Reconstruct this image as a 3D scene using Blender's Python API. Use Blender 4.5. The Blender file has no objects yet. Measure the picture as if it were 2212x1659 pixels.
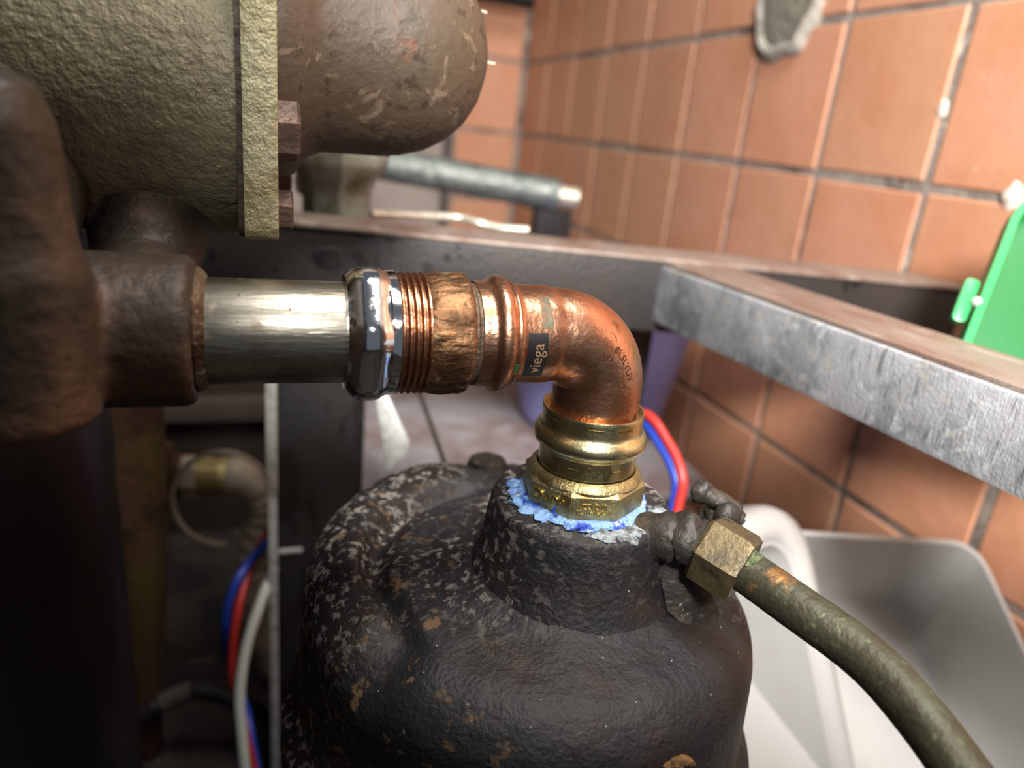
import bpy, bmesh, math, random
from mathutils import Vector, Matrix, Quaternion, noise
random.seed(7)
SC = bpy.context.scene
COL = SC.collection
V = Vector

# ------------------------------------------------------------------ camera, light, exposure
F_PX, CX, CY = 1597.0, 1106.0, 829.5
DOWN = V((640 - CX, 5400 - CY, F_PX)).normalized()          # world down, in camera axes (x right, y down, z forward)
FWD = V((575 - CX, 217 - CY, F_PX)); FWD = (FWD - DOWN * FWD.dot(DOWN)).normalized()   # along the tiled wall
RGT = DOWN.cross(FWD)
ROT = Matrix((RGT, FWD, -DOWN))
cam = bpy.data.cameras.new('camera'); camo = bpy.data.objects.new('camera', cam); COL.objects.link(camo)
cx_, cy_, cz_ = ROT.col[0].copy(), -ROT.col[1], -ROT.col[2]
m4 = Matrix((cx_, cy_, cz_)).transposed().to_4x4()
camo.matrix_world = m4
cam.sensor_width = 36.0; cam.lens = F_PX / 2212 * 36.0
cam.clip_start = 0.01
cam.dof.use_dof = True; cam.dof.focus_distance = 0.285; cam.dof.aperture_fstop = 5.2
SC.camera = camo

wd = bpy.data.worlds.new('world'); SC.world = wd; wd.use_nodes = True
wd.node_tree.nodes['Background'].inputs[0].default_value = (0.80, 0.90, 1.0, 1)
wd.node_tree.nodes['Background'].inputs[1].default_value = 0.10

def light(name, kind, loc, target, power, size=0.3, color=(1, 1, 1), spot=None, blend=0.5):
    l = bpy.data.lights.new(name, kind); l.energy = power; l.color = color
    if kind == 'AREA':
        l.shape = 'RECTANGLE'; l.size = size[0]; l.size_y = size[1]
    else:
        l.shadow_soft_size = size
    if kind == 'SPOT':
        l.spot_size = math.radians(spot); l.spot_blend = blend
    o = bpy.data.objects.new(name, l); COL.objects.link(o)
    o.location = loc
    o.rotation_euler = (V(target) - V(loc)).to_track_quat('-Z', 'Y').to_euler()
    return o
light('ceiling_lamp', 'AREA', (0.30, 0.10, 1.10), (0.46, 0.55, 0), 12.0, (0.5, 0.5), (1.0, 0.96, 0.90))
light('work_torch', 'SPOT', (0.07, -0.26, 0.33), (0.52, 0.54, 0.06), 52.0, 0.08, (1.0, 0.97, 0.93), 76, 0.55)
SC.view_settings.view_transform = 'Standard'; SC.view_settings.look = 'None'
SC.view_settings.gamma = 1.0; SC.view_settings.use_curve_mapping = False
SC.view_settings.exposure = 0.6

# ------------------------------------------------------------------ pixel -> place helpers
def ray(px, py): return ROT @ V(((px - CX) / F_PX, (py - CY) / F_PX, 1.0))
def dep(px, py, d): return ray(px, py) * d
def onX(px, py, x): r = ray(px, py); return r * (x / r.x)
def onY(px, py, y): r = ray(px, py); return r * (y / r.y)
def onZ(px, py, z): r = ray(px, py); return r * (z / r.z)

# ------------------------------------------------------------------ materials
def S(r, g, b):
    f = lambda c: (c / 255 / 12.92) if c <= 10 else ((c / 255 + 0.055) / 1.055) ** 2.4
    return (f(r), f(g), f(b), 1.0)

def mat(name, base, metal=0.0, rough=0.5, layers=(), bumps=(), rnd=0.0, coat=0.0, spec=0.5, sss=0.0, trans=0.0, tiling=None):
    """layers: dict(c, s, lo, hi, d, st, m, r, k) laid over one another by thresholded noise; bumps: (scale, distance, stretch)"""
    m = bpy.data.materials.new(name); m.use_nodes = True
    nt = m.node_tree; N, L = nt.nodes, nt.links
    p = N['Principled BSDF']
    tc = N.new('ShaderNodeTexCoord')
    oi = N.new('ShaderNodeObjectInfo')
    def coords(st, seed):
        mp = N.new('ShaderNodeMapping'); mp.inputs['Scale'].default_value = st
        mp.inputs['Location'].default_value = (seed * 0.37, seed * 0.61, seed * 0.13)
        L.new(tc.outputs['Object'], mp.inputs['Vector'])
        if rnd:
            ad = N.new('ShaderNodeVectorMath'); ad.operation = 'ADD'
            L.new(mp.outputs[0], ad.inputs[0]); L.new(oi.outputs['Random'], ad.inputs[1])
            return ad.outputs[0]
        return mp.outputs[0]
    col = N.new('ShaderNodeRGB'); col.outputs[0].default_value = base; csock = col.outputs[0]
    mv = N.new('ShaderNodeValue'); mv.outputs[0].default_value = metal; ms = mv.outputs[0]
    rv = N.new('ShaderNodeValue'); rv.outputs[0].default_value = rough; rs = rv.outputs[0]
    if rnd:
        hs = N.new('ShaderNodeHueSaturation')
        mr = N.new('ShaderNodeMapRange'); mr.inputs[3].default_value = 1 - rnd; mr.inputs[4].default_value = 1 + rnd
        L.new(oi.outputs['Random'], mr.inputs[0]); L.new(mr.outputs[0], hs.inputs['Value'])
        mr2 = N.new('ShaderNodeMapRange'); mr2.inputs[3].default_value = 0.5 + rnd * .08; mr2.inputs[4].default_value = 0.5 - rnd * .08
        L.new(oi.outputs['Random'], mr2.inputs[0]); L.new(mr2.outputs[0], hs.inputs['Hue'])
        L.new(csock, hs.inputs['Color']); csock = hs.outputs[0]
    for i, ly in enumerate(layers):
        kind = ly.get('k', 'noise')
        st = ly.get('st', (1, 1, 1))
        if kind == 'noise':
            t = N.new('ShaderNodeTexNoise'); t.inputs['Scale'].default_value = ly['s']
            t.inputs['Detail'].default_value = ly.get('d', 6); t.inputs['Roughness'].default_value = ly.get('ro', .62)
            t.inputs['Distortion'].default_value = ly.get('di', 0)
            L.new(coords(st, i + 1), t.inputs['Vector']); fac = t.outputs['Fac']
        else:
            t = N.new('ShaderNodeTexVoronoi'); t.inputs['Scale'].default_value = ly['s']
            L.new(coords(st, i + 1), t.inputs['Vector']); fac = t.outputs['Distance']
        rp = N.new('ShaderNodeMapRange'); rp.clamp = True
        rp.inputs[1].default_value = ly['lo']; rp.inputs[2].default_value = ly['hi']
        rp.inputs[4].default_value = ly.get('a', 1.0)
        L.new(fac, rp.inputs[0]); f = rp.outputs[0]
        if 'axis' in ly:       # keep the layer to a stretch of the object: (axis, from, to) in object metres
            ax, a, b = ly['axis']
            sp = N.new('ShaderNodeSeparateXYZ'); L.new(tc.outputs['Object'], sp.inputs[0])
            r2 = N.new('ShaderNodeMapRange'); r2.clamp = True
            r2.inputs[1].default_value = a; r2.inputs[2].default_value = b
            L.new(sp.outputs[ax], r2.inputs[0])
            mu = N.new('ShaderNodeMath'); mu.operation = 'MULTIPLY'
            L.new(f, mu.inputs[0]); L.new(r2.outputs[0], mu.inputs[1]); f = mu.outputs[0]
        mx = N.new('ShaderNodeMix'); mx.data_type = 'RGBA'
        L.new(f, mx.inputs[0]); L.new(csock, mx.inputs[6]); mx.inputs[7].default_value = ly['c']; csock = mx.outputs[2]
        if 'm' in ly:
            a = N.new('ShaderNodeMix'); L.new(f, a.inputs[0]); L.new(ms, a.inputs[2]); a.inputs[3].default_value = ly['m']; ms = a.outputs[0]
        if 'r' in ly:
            a = N.new('ShaderNodeMix'); L.new(f, a.inputs[0]); L.new(rs, a.inputs[2]); a.inputs[3].default_value = ly['r']; rs = a.outputs[0]
    L.new(csock, p.inputs['Base Color']); L.new(ms, p.inputs['Metallic']); L.new(rs, p.inputs['Roughness'])
    nsock = None
    for i, b in enumerate(bumps):
        t = N.new('ShaderNodeTexNoise'); t.inputs['Scale'].default_value = b[0]; t.inputs['Detail'].default_value = 5
        L.new(coords(b[2] if len(b) > 2 else (1, 1, 1), i + 11), t.inputs['Vector'])
        bp = N.new('ShaderNodeBump'); bp.inputs['Strength'].default_value = 1.0; bp.inputs['Distance'].default_value = b[1]
        L.new(t.outputs['Fac'], bp.inputs['Height'])
        if nsock: L.new(nsock, bp.inputs['Normal'])
        nsock = bp.outputs[0]
    if nsock: L.new(nsock, p.inputs['Normal'])
    p.inputs['Coat Weight'].default_value = coat
    p.inputs['Specular IOR Level'].default_value = spec
    if sss:
        p.inputs['Subsurface Weight'].default_value = sss; p.inputs['Subsurface Radius'].default_value = (.01, .01, .01)
    if trans: p.inputs['Transmission Weight'].default_value = trans
    return m

def ly(c, s, lo, hi, **k): return dict(c=c, s=s, lo=lo, hi=hi, **k)
M = {}
M['tile'] = mat('terracotta_tile', S(211, 153, 120), 0, .42, [
    ly(S(196, 130, 96), 9, .42, .72, d=4, a=.7), ly(S(210, 160, 136), 14, .5, .8, a=.7), ly(S(196, 112, 64), 70, .70, .76, a=.7),
    ly(S(225, 196, 180), 180, .70, .76, d=3, a=.6)], [(40, .0008), (350, .0002)], rnd=.035)
M['grout'] = mat('grey_grout', S(158, 146, 136), 0, .9, [
    ly(S(112, 100, 92), 18, .50, .62, d=8), ly(S(206, 196, 186), 50, .57, .68)], [(300, .0015)])
M['door'] = mat('dull_white_panel', S(176, 164, 156), 0, .6, [ly(S(150, 136, 128), 4, .45, .7)])
M['floor'] = mat('dark_floor', S(62, 55, 50), 0, .7, [ly(S(30, 27, 24), 8, .45, .65), ly(S(96, 88, 80), 25, .6, .72)], [(60, .002)])
M['mortar'] = mat('cement_mortar', S(182, 176, 166), 0, .95, [ly(S(140, 134, 124), 60, .45, .65)], [(120, .003), (500, .001)])
M['mortar_core'] = mat('grey_cement_core', S(136, 130, 116), 0, .95, [ly(S(52, 46, 36), 45, .52, .64, st=(1, 1, .4)), ly(S(160, 152, 136), 140, .58, .7)], [(90, .006), (300, .002)])
M['plaster'] = mat('white_plaster_blob', S(240, 226, 212), 0, .7, [], [(200, .002)])
# metals
M['castbody'] = mat('cast_gunmetal', S(128, 122, 98), .35, .52, [
    ly(S(78, 66, 50), 18, .45, .65, a=.8), ly(S(88, 98, 78), 30, .55, .72, a=.7), ly(S(60, 50, 40), 9, .52, .68, a=.75),
    ly(S(190, 180, 140), 240, .62, .72, a=.5)], [(240, .0013), (700, .0005)])
M['castdark'] = mat('dark_brown_casting', S(58, 48, 39), .3, .55, [
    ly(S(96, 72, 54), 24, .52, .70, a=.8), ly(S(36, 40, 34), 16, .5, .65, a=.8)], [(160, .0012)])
M['flange'] = mat('pale_gunmetal_flange', S(160, 155, 124), .35, .48, [
    ly(S(128, 116, 80), 40, .45, .65, a=.8), ly(S(86, 80, 60), 110, .60, .72, a=.7), ly(S(200, 196, 164), 60, .6, .75, a=.6)], [(260, .0014), (900, .0005)])
M['dome'] = mat('brown_painted_dome', S(76, 62, 49), 0, .56, [
    ly(S(66, 57, 40), 22, .42, .62, a=.8), ly(S(46, 36, 26), 150, .56, .66, d=8, a=.85), ly(S(112, 96, 80), 55, .60, .66, d=5, a=.85, di=.6),
    ly(S(112, 60, 40), 34, .64, .72, a=.8)], [(180, .0008)])
M['boltbrown'] = mat('brown_bolt', S(96, 76, 66), .5, .5, [ly(S(58, 46, 42), 60, .45, .65)], [(400, .0006)])
M['steel'] = mat('worn_steel_pipe', S(172, 166, 152), 1.0, .30, [
    ly(S(120, 110, 94), 60, .48, .66, a=.8, r=.45), ly(S(150, 112, 76), 44, .60, .70, r=.7, m=.4, a=.7),
    ly(S(56, 44, 34), 330, .64, .72, m=.3, r=.8, a=.9)], [(900, .00018, (.12, 1, 1))])
M['steelend'] = mat('oxidised_steel', S(104, 88, 72), .6, .5, [ly(S(66, 46, 32), 80, .45, .62), ly(S(140, 130, 110), 220, .6, .7)], [(500, .0008)])
M['chrome'] = mat('chrome', S(222, 224, 228), 1.0, .09, [ly(S(150, 138, 130), 160, .60, .70, r=.4, a=.7)], [(260, .00008)])
M['copperthread'] = mat('copper_thread', S(186, 142, 112), 1.0, .26, [ly(S(112, 70, 46), 130, .50, .66, a=.85, r=.5), ly(S(70, 44, 28), 50, .55, .7, a=.7)], [(600, .0002)])
M['copperworn'] = mat('scuffed_copper_collar', S(140, 104, 74), .85, .44, [
    ly(S(70, 48, 32), 60, .40, .60, a=.9, r=.55), ly(S(112, 128, 96), 75, .58, .68, m=.1, r=.8, a=.75),
    ly(S(180, 132, 90), 170, .58, .68, st=(.35, 1, 1)), ly(S(50, 34, 22), 130, .60, .68, st=(.4, 1, 1), m=.3)], [(240, .0016, (.3, 1, 1)), (700, .0004)])
M['copper'] = mat('copper', S(200, 152, 124), 1.0, .29, [
    ly(S(168, 116, 86), 50, .42, .64, a=.9, r=.36), ly(S(92, 64, 48), 62, .58, .70, a=.75, r=.45), ly(S(114, 112, 88), 44, .68, .74, m=.3, r=.6, a=.55),
    ly(S(232, 190, 166), 220, .68, .76, a=.6)], [(420, .00025), (90, .0004)])
M['copperpatch'] = mat('dull_green_patch', S(84, 80, 62), .4, .5, [ly(S(120, 76, 48), 150, .5, .7)], [(500, .0003)])
M['green_ink'] = mat('green_mark', S(40, 62, 36), 0, .5, [ly(S(96, 66, 44), 300, .5, .65)])
M['label'] = mat('black_label', S(20, 19, 20), 0, .42)
M['gold'] = mat('copper_print', S(168, 136, 108), .6, .4)
M['engrave'] = mat('dark_engraving', S(64, 38, 22), .7, .5)
M['brass'] = mat('brass', S(222, 210, 164), 1.0, .27, [ly(S(190, 174, 124), 40, .45, .65, r=.34), ly(S(110, 92, 50), 240, .64, .72, a=.6)], [(800, .00012)])
M['brassmatte'] = mat('sandy_brass', S(178, 166, 122), .95, .42, [ly(S(120, 100, 56), 90, .45, .65), ly(S(214, 200, 150), 260, .62, .72)], [(900, .0004)])
M['brassdark'] = mat('dark_brass_letters', S(92, 74, 38), .8, .45)
M['brassletter'] = mat('raised_brass_letters', S(206, 190, 130), 1.0, .28)
M['sealant'] = mat('blue_jointing_paste', S(126, 164, 214), 0, .5, [ly(S(30, 64, 172), 130, .52, .62, d=4), ly(S(206, 220, 234), 260, .58, .68)], [(420, .002)])
M['sealdark'] = mat('deep_blue_thread_strand', S(30, 60, 170), 0, .5)
M['sealdry'] = mat('dried_grey_paste', S(150, 162, 170), 0, .8, [ly(S(84, 84, 82), 160, .45, .6)], [(500, .002)])
M['iron'] = mat('black_cast_iron', S(34, 33, 34), .1, .58, [
    ly(S(46, 35, 28), 16, .46, .64, a=.85), ly(S(26, 24, 24), 30, .50, .66, a=.8),
    ly(S(150, 147, 140), 230, .53, .60, d=12, a=.9, m=0, r=.8, axis=('Y', -.07, .0)), ly(S(32, 33, 35), 15, .48, .58, a=.92),
    ly(S(124, 96, 64), 90, .60, .66, d=10, a=.85, m=0, r=.85, axis=('X', -.02, -.07)),
    ly(S(172, 168, 160), 330, .69, .73, d=5, m=0, r=.8, a=.8)], [(150, .0010), (600, .0005)])
M['ironplain'] = mat('sooty_cast_iron', S(52, 48, 44), .25, .5, [
    ly(S(92, 80, 60), 40, .52, .68, a=.7), ly(S(22, 21, 21), 26, .48, .64, a=.8), ly(S(150, 146, 134), 260, .64, .70, m=0, r=.8, a=.7)], [(200, .0014)])
M['brownbrass'] = mat('tarnished_brass_nut', S(112, 98, 70), .6, .45, [ly(S(86, 78, 62), 60, .45, .62), ly(S(70, 60, 46), 130, .55, .68), ly(S(150, 122, 78), 90, .62, .72, a=.7)], [(500, .0003)])
M['greentube'] = mat('green_tarnished_copper', S(70, 68, 52), .45, .5, [
    ly(S(84, 92, 74), 60, .48, .66, a=.6), ly(S(56, 52, 40), 45, .5, .66, a=.8), ly(S(190, 132, 76), 38, .60, .70, m=.8, r=.38, a=.75), ly(S(112, 128, 90), 260, .6, .7, a=.6)], [(400, .0005)])
M['verdigris'] = mat('verdigris_crust', S(112, 122, 84), 0, .9, [ly(S(66, 76, 48), 300, .45, .6)], [(600, .002)])
M['galv'] = mat('scratched_galvanised_steel', S(184, 186, 190), .35, .46, [
    ly(S(108, 112, 122), 20, .45, .64, a=.8), ly(S(196, 200, 200), 70, .54, .66, a=.8, di=1.2, r=.6, m=.2), ly(S(176, 170, 148), 55, .58, .68, a=.6, di=1.5, m=.1),
    ly(S(92, 92, 90), 300, .58, .68, a=.7, st=(1, 1, .15)), ly(S(30, 28, 28), 36, .74, .77, d=3)], [(500, .0004), (1400, .0003, (1, 1, .1))])
M['galvtop'] = mat('rust_tinted_steel_top', S(146, 132, 122), .4, .5, [
    ly(S(122, 92, 80), 26, .46, .64, a=.8, st=(1, .3, 1)), ly(S(176, 164, 156), 70, .56, .68, a=.7, st=(1, .3, 1)), ly(S(92, 70, 58), 150, .6, .7, a=.6)], [(500, .0004)])
M['railface'] = mat('grey_rail_face', S(52, 50, 50), .3, .5, [
    ly(S(64, 58, 54), 10, .45, .65, a=.7), ly(S(20, 17, 17), 34, .66, .685, d=3), ly(S(26, 20, 18), 12, .70, .72, d=3)], [(300, .0005)])
M['postface'] = mat('dirty_steel_leg', S(54, 54, 53), .3, .5, [
    ly(S(30, 26, 24), 30, .52, .60, st=(1.4, 1, .5), a=.9), ly(S(48, 42, 38), 14, .45, .65, a=.7)], [(300, .0005)])
M['brightedge'] = mat('bright_sheared_edge', S(214, 218, 216), .2, .4, [ly(S(176, 178, 174), 120, .45, .65)])
M['shelf'] = mat('grey_steel_shelf', S(150, 146, 150), .2, .55, [ly(S(120, 96, 90), 8, .46, .6, a=.8), ly(S(176, 174, 182), 22, .5, .7, a=.6)], [(200, .0005)])
M['galvpipe'] = mat('galvanised_pipe', S(120, 126, 122), .5, .45, [ly(S(88, 96, 94), 40, .45, .65), ly(S(168, 172, 166), 120, .56, .66)], [(400, .0006)])
M['coupling'] = mat('grey_green_coupling', S(160, 166, 156), .3, .5, [ly(S(120, 118, 94), 40, .48, .64), ly(S(176, 180, 174), 110, .58, .68)], [(300, .0012)])
M['tape'] = mat('white_thread_tape', S(226, 222, 196), 0, .6)
M['wire'] = mat('pale_steel_wire', S(206, 198, 182), .5, .4, [ly(S(150, 140, 122), 300, .5, .65)])
M['wplastic'] = mat('milky_white_plastic', S(184, 184, 182), 0, .42, [ly(S(168, 166, 160), 9, .5, .75, a=.6), ly(S(126, 120, 112), 60, .70, .74, a=.7)], [(40, .0006)], sss=.15)
M['green'] = mat('green_plastic', S(14, 104, 46), 0, .34, [], [(300, .0001)])
M['greenrim'] = mat('green_plastic_rim', S(34, 152, 80), 0, .34)
M['lilac'] = mat('lilac_plastic', S(146, 146, 204), 0, .45, [ly(S(126, 124, 182), 6, .45, .7)])
M['red'] = mat('red_plastic_tube', S(184, 50, 44), 0, .35)
M['blue'] = mat('blue_plastic_tube', S(40, 70, 176), 0, .35)
M['clear'] = mat('milky_clear_tube', S(206, 212, 206), 0, .35)
M['black'] = mat('black_enamel', S(24, 24, 24), 0, .4, [ly(S(36, 36, 34), 12, .45, .65)])
M['blackhose'] = mat('black_rubber', S(30, 28, 27), 0, .6)
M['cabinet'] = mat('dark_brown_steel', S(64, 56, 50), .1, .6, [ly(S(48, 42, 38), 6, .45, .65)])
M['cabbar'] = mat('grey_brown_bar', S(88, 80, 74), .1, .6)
M['rustcone'] = mat('mottled_brown_standpipe', S(92, 66, 52), .1, .6, [ly(S(96, 86, 40), 7, .46, .58, a=.9, st=(1, 1, .5)), ly(S(104, 56, 40), 9, .55, .7, a=.7, st=(1, 1, .5)), ly(S(52, 38, 30), 22, .52, .66, a=.7)], [(120, .001)])
M['rust'] = mat('rusty_iron', S(84, 56, 40), .2, .75, [ly(S(36, 26, 22), 50, .46, .62), ly(S(128, 84, 60), 110, .6, .7)], [(200, .003)])
M['pinkcopper'] = mat('pinkish_copper_ring', S(186, 138, 118), .7, .4)
M['hosewhite'] = mat('cream_hose', S(190, 178, 158), 0, .5, [ly(S(146, 130, 106), 40, .5, .7)])
M['hosebrass'] = mat('hose_brass', S(190, 172, 116), .6, .4)
M['blackpaint'] = mat('soot_black', S(26, 23, 22), 0, .7)
M['rustpatch'] = mat('ochre_rust', S(128, 92, 48), 0, .9, [ly(S(76, 56, 32), 200, .45, .62)], [(400, .002)])

# ------------------------------------------------------------------ mesh helpers
def frame(d, up=None):
    d = V(d).normalized()
    u = V(up) if up else (V((0, 0, 1)) if abs(d.z) < .9 else V((1, 0, 0)))
    a = u.cross(d).normalized(); b = d.cross(a)
    return a, b, d

class MB:
    def __init__(s): s.v = []; s.f = []
    def add(s, vs, fs):
        o = len(s.v); s.v += [V(p) for p in vs]; s.f += [tuple(i + o for i in f) for f in fs]; return s
    def lathe(s, prof, origin, d, seg=48, up=None, cap=True, fn=None):
        """prof: list of (along, radius) along d"""
        a, b, d = frame(d, up); origin = V(origin); vs = []; fs = []; n = len(prof)
        for (t, r) in prof:
            for k in range(seg):
                an = 2 * math.pi * k / seg
                rr = r * (fn(t, an) if fn else 1)
                vs.append(origin + d * t + a * (rr * math.cos(an)) + b * (rr * math.sin(an)))
        for i in range(n - 1):
            for k in range(seg):
                k2 = (k + 1) % seg
                fs.append((i * seg + k, i * seg + k2, (i + 1) * seg + k2, (i + 1) * seg + k))
        if cap:
            fs.append(tuple(reversed(range(seg)))); fs.append(tuple((n - 1) * seg + k for k in range(seg)))
        return s.add(vs, fs)
    def tube(s, pts, r, seg=16, cap=True):
        pts = [V(p) for p in pts]; n = len(pts); vs = []; fs = []
        rr = r if isinstance(r, (list, tuple)) else [r] * n
        prev = None
        for i, p in enumerate(pts):
            d = (pts[min(i + 1, n - 1)] - pts[max(i - 1, 0)]).normalized()
            if prev is None: a, b, _ = frame(d)
            else:
                a = (prev - d * prev.dot(d)).normalized(); b = d.cross(a)
            prev = a
            for k in range(seg):
                an = 2 * math.pi * k / seg
                vs.append(p + a * (rr[i] * math.cos(an)) + b * (rr[i] * math.sin(an)))
        for i in range(n - 1):
            for k in range(seg):
                k2 = (k + 1) % seg
                fs.append((i * seg + k, i * seg + k2, (i + 1) * seg + k2, (i + 1) * seg + k))
        if cap:
            fs.append(tuple(reversed(range(seg)))); fs.append(tuple((n - 1) * seg + k for k in range(seg)))
        return s.add(vs, fs)
    def hexa(s, p):           # 8 corner points: bottom loop 0-3, top loop 4-7
        return s.add(p, [(3, 2, 1, 0), (4, 5, 6, 7), (0, 1, 5, 4), (1, 2, 6, 5), (2, 3, 7, 6), (3, 0, 4, 7)])
    def box(s, x0, x1, y0, y1, z0, z1):
        return s.hexa([(x0, y0, z0), (x1, y0, z0), (x1, y1, z0), (x0, y1, z0), (x0, y0, z1), (x1, y0, z1), (x1, y1, z1), (x0, y1, z1)])
    def obox(s, o, a, b, c):  # corner + three edge vectors
        o, a, b, c = V(o), V(a), V(b), V(c)
        return s.hexa([o, o + a, o + a + b, o + b, o + c, o + a + c, o + a + b + c, o + b + c])
    def prism(s, poly, o, a, b, n, t):   # polygon in (a, b) plane at o, thickened along n
        o, a, b, n = V(o), V(a), V(b), V(n); k = len(poly)
        vs = [o + a * x + b * y for x, y in poly] + [o + a * x + b * y + n * t for x, y in poly]
        fs = [tuple(reversed(range(k))), tuple(range(k, 2 * k))] + [(i, (i + 1) % k, k + (i + 1) % k, k + i) for i in range(k)]
        return s.add(vs, fs)
    def blob(s, c, r, seg=12, rings=8, jit=0.0, sc=(1, 1, 1)):
        vs = []; fs = []; c = V(c)
        for i in range(rings + 1):
            th = math.pi * i / rings
            for k in range(seg):
                an = 2 * math.pi * k / seg
                p = V((math.sin(th) * math.cos(an) * sc[0], math.sin(th) * math.sin(an) * sc[1], math.cos(th) * sc[2]))
                q = 1 + (jit * noise.noise(p * 2.3 + c * 90) if jit else 0)
                vs.append(c + p * r * q)
        for i in range(rings):
            for k in range(seg):
                k2 = (k + 1) % seg
                fs.append((i * seg + k, (i + 1) * seg + k, (i + 1) * seg + k2, i * seg + k2))
        return s.add(vs, fs)
    def warp(s, fn): s.v = [V(fn(p)) for p in s.v]; return s
    def build(s, name, m, parent=None, smooth=35, bevel=0, fix=True, mods=None):
        me = bpy.data.meshes.new(name)
        if parent: org = V(parent['_org'])
        else:
            xs = [p.x for p in s.v]; ys = [p.y for p in s.v]; zs = [p.z for p in s.v]
            org = V(((min(xs) + max(xs)) / 2, (min(ys) + max(ys)) / 2, min(zs)))
        me.from_pydata([p - org for p in s.v], [], s.f)
        if fix:
            bm = bmesh.new(); bm.from_mesh(me)
            bmesh.ops.remove_doubles(bm, verts=bm.verts, dist=1e-6)
            bmesh.ops.recalc_face_normals(bm, faces=bm.faces)
            if bevel:
                es = [e for e in bm.edges if e.is_manifold and e.calc_face_angle(0) > math.radians(30)]
                bmesh.ops.bevel(bm, geom=es, offset=bevel, segments=2, profile=.6, affect='EDGES')
            bm.to_mesh(me); bm.free()
        if smooth:
            for p in me.polygons: p.use_smooth = True
            me.set_sharp_from_angle(angle=math.radians(smooth))
        me.materials.append(M[m] if isinstance(m, str) else m)
        o = bpy.data.objects.new(name, me); COL.objects.link(o)
        o['_org'] = org
        if parent:
            o.parent = parent
        else: o.location = org
        return o

def tag(o, label=None, cat=None, group=None, kind=None):
    if label: o['label'] = label
    if cat: o['category'] = cat
    if group: o['group'] = group
    if kind: o['kind'] = kind
    return o
def thing(name, loc, label, cat, group=None):
    o = bpy.data.objects.new(name, None); COL.objects.link(o); o.location = loc; o.empty_display_size = .02
    o['_org'] = V(loc); return tag(o, label, cat, group)
def bez(pts, n=10):
    """Catmull-Rom through the points"""
    P = [V(p) for p in pts]; P = [P[0] * 2 - P[1]] + P + [P[-1] * 2 - P[-2]]; out = []
    for i in range(1, len(P) - 2):
        for k in range(n):
            t = k / n; a, b, c, d = P[i - 1], P[i], P[i + 1], P[i + 2]
            out.append(0.5 * ((2 * b) + (c - a) * t + (2 * a - 5 * b + 4 * c - d) * t * t + (3 * b - a - 3 * c + d) * t ** 3))
    out.append(P[-2]); return out
def text_geo(body, size, ext, spacing=1.0):
    cu = bpy.data.curves.new('t', 'FONT'); cu.body = body; cu.size = size; cu.extrude = ext; cu.resolution_u = 3
    cu.space_character = spacing; cu.align_x = 'CENTER'; cu.align_y = 'CENTER'
    ob = bpy.data.objects.new('t', cu); COL.objects.link(ob)
    dg = bpy.context.evaluated_depsgraph_get(); dg.update()
    me = bpy.data.meshes.new_from_object(ob.evaluated_get(dg))
    vs = [v.co.copy() for v in me.vertices]; fs = [tuple(p.vertices) for p in me.polygons]
    bpy.data.objects.remove(ob); bpy.data.curves.remove(cu); bpy.data.meshes.remove(me)
    return vs, fs
def rrect(w, h, r, n=5):
    pts = []
    for cx, cy, a0 in ((w / 2 - r, h / 2 - r, 0), (-w / 2 + r, h / 2 - r, 90), (-w / 2 + r, -h / 2 + r, 180), (w / 2 - r, -h / 2 + r, 270)):
        for k in range(n + 1):
            a = math.radians(a0 + 90 * k / n); pts.append((cx + r * math.cos(a), cy + r * math.sin(a)))
    return pts

# ------------------------------------------------------------------ the room
FZ = -0.60; WX = 0.553; BY = 1.70
tag(MB().box(-.32, WX, -.8, BY, FZ - .05, FZ).build('floor', 'floor', smooth=0), kind='structure')
wr = tag(MB().box(WX + .0018, WX + .06, -.8, BY + .06, FZ - .05, 1.0).build('wall_right', 'grout', smooth=0), 'terracotta tiled wall with grey joints on the right', kind='structure')
wb = tag(MB().box(.39, WX + .003, BY + .003, BY + .06, FZ - .05, 1.0).build('wall_back', 'grout', smooth=0), 'strip of tiled wall in the far corner', kind='structure')
PY, PZ, JT = .146, .151, .0085
YL = [.6805 + PY * k for k in range(-6, 8)]; ZL = [.134 + PZ * k for k in range(-5, 4)]
def tile_mesh(w, h, t):
    m = MB().box(-t, 0, -w / 2, w / 2, -h / 2, h / 2)
    me = bpy.data.meshes.new('tile'); me.from_pydata(m.v, [], m.f)
    bm = bmesh.new(); bm.from_mesh(me)
    bmesh.ops.bevel(bm, geom=[e for e in bm.edges], offset=.0016, segments=1, affect='EDGES')
    bm.to_mesh(me); bm.free(); me.materials.append(M['tile'])
    for p in me.polygons: p.use_smooth = False
    return me
tm = tile_mesh(PY - JT, PZ - JT, .006)
for i in range(len(YL) - 1):
    for j in range(len(ZL) - 1):
        o = bpy.data.objects.new('tile', tm); COL.objects.link(o); o.parent = wr
        yc, zc = (YL[i] + YL[i + 1]) / 2, (ZL[j] + ZL[j + 1]) / 2
        o.location = V((WX + .006 - random.uniform(.0, .0012), yc + random.uniform(-.0012, .0012), zc + random.uniform(-.0012, .0012))) - wr.location
        o.rotation_euler = (random.uniform(-.006, .006), 0, random.uniform(-.008, .008))
for j in range(len(ZL) - 1):
    o = bpy.data.objects.new('tile', tm); COL.objects.link(o); o.parent = wb
    o.location = V((WX - .082, BY + .006, (ZL[j] + ZL[j + 1]) / 2)) - wb.location
    o.rotation_euler = (0, 0, math.radians(90))
dr = tag(MB().box(-.32, .375, BY, BY + .05, FZ, 1.0).build('door_1', 'door', bevel=.004), 'dull white door panel beside the far tiled corner', kind='structure')
MB().box(.375, .392, BY - .012, BY + .05, FZ, 1.0).build('door_frame', 'cabbar', dr, bevel=.003)
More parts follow.
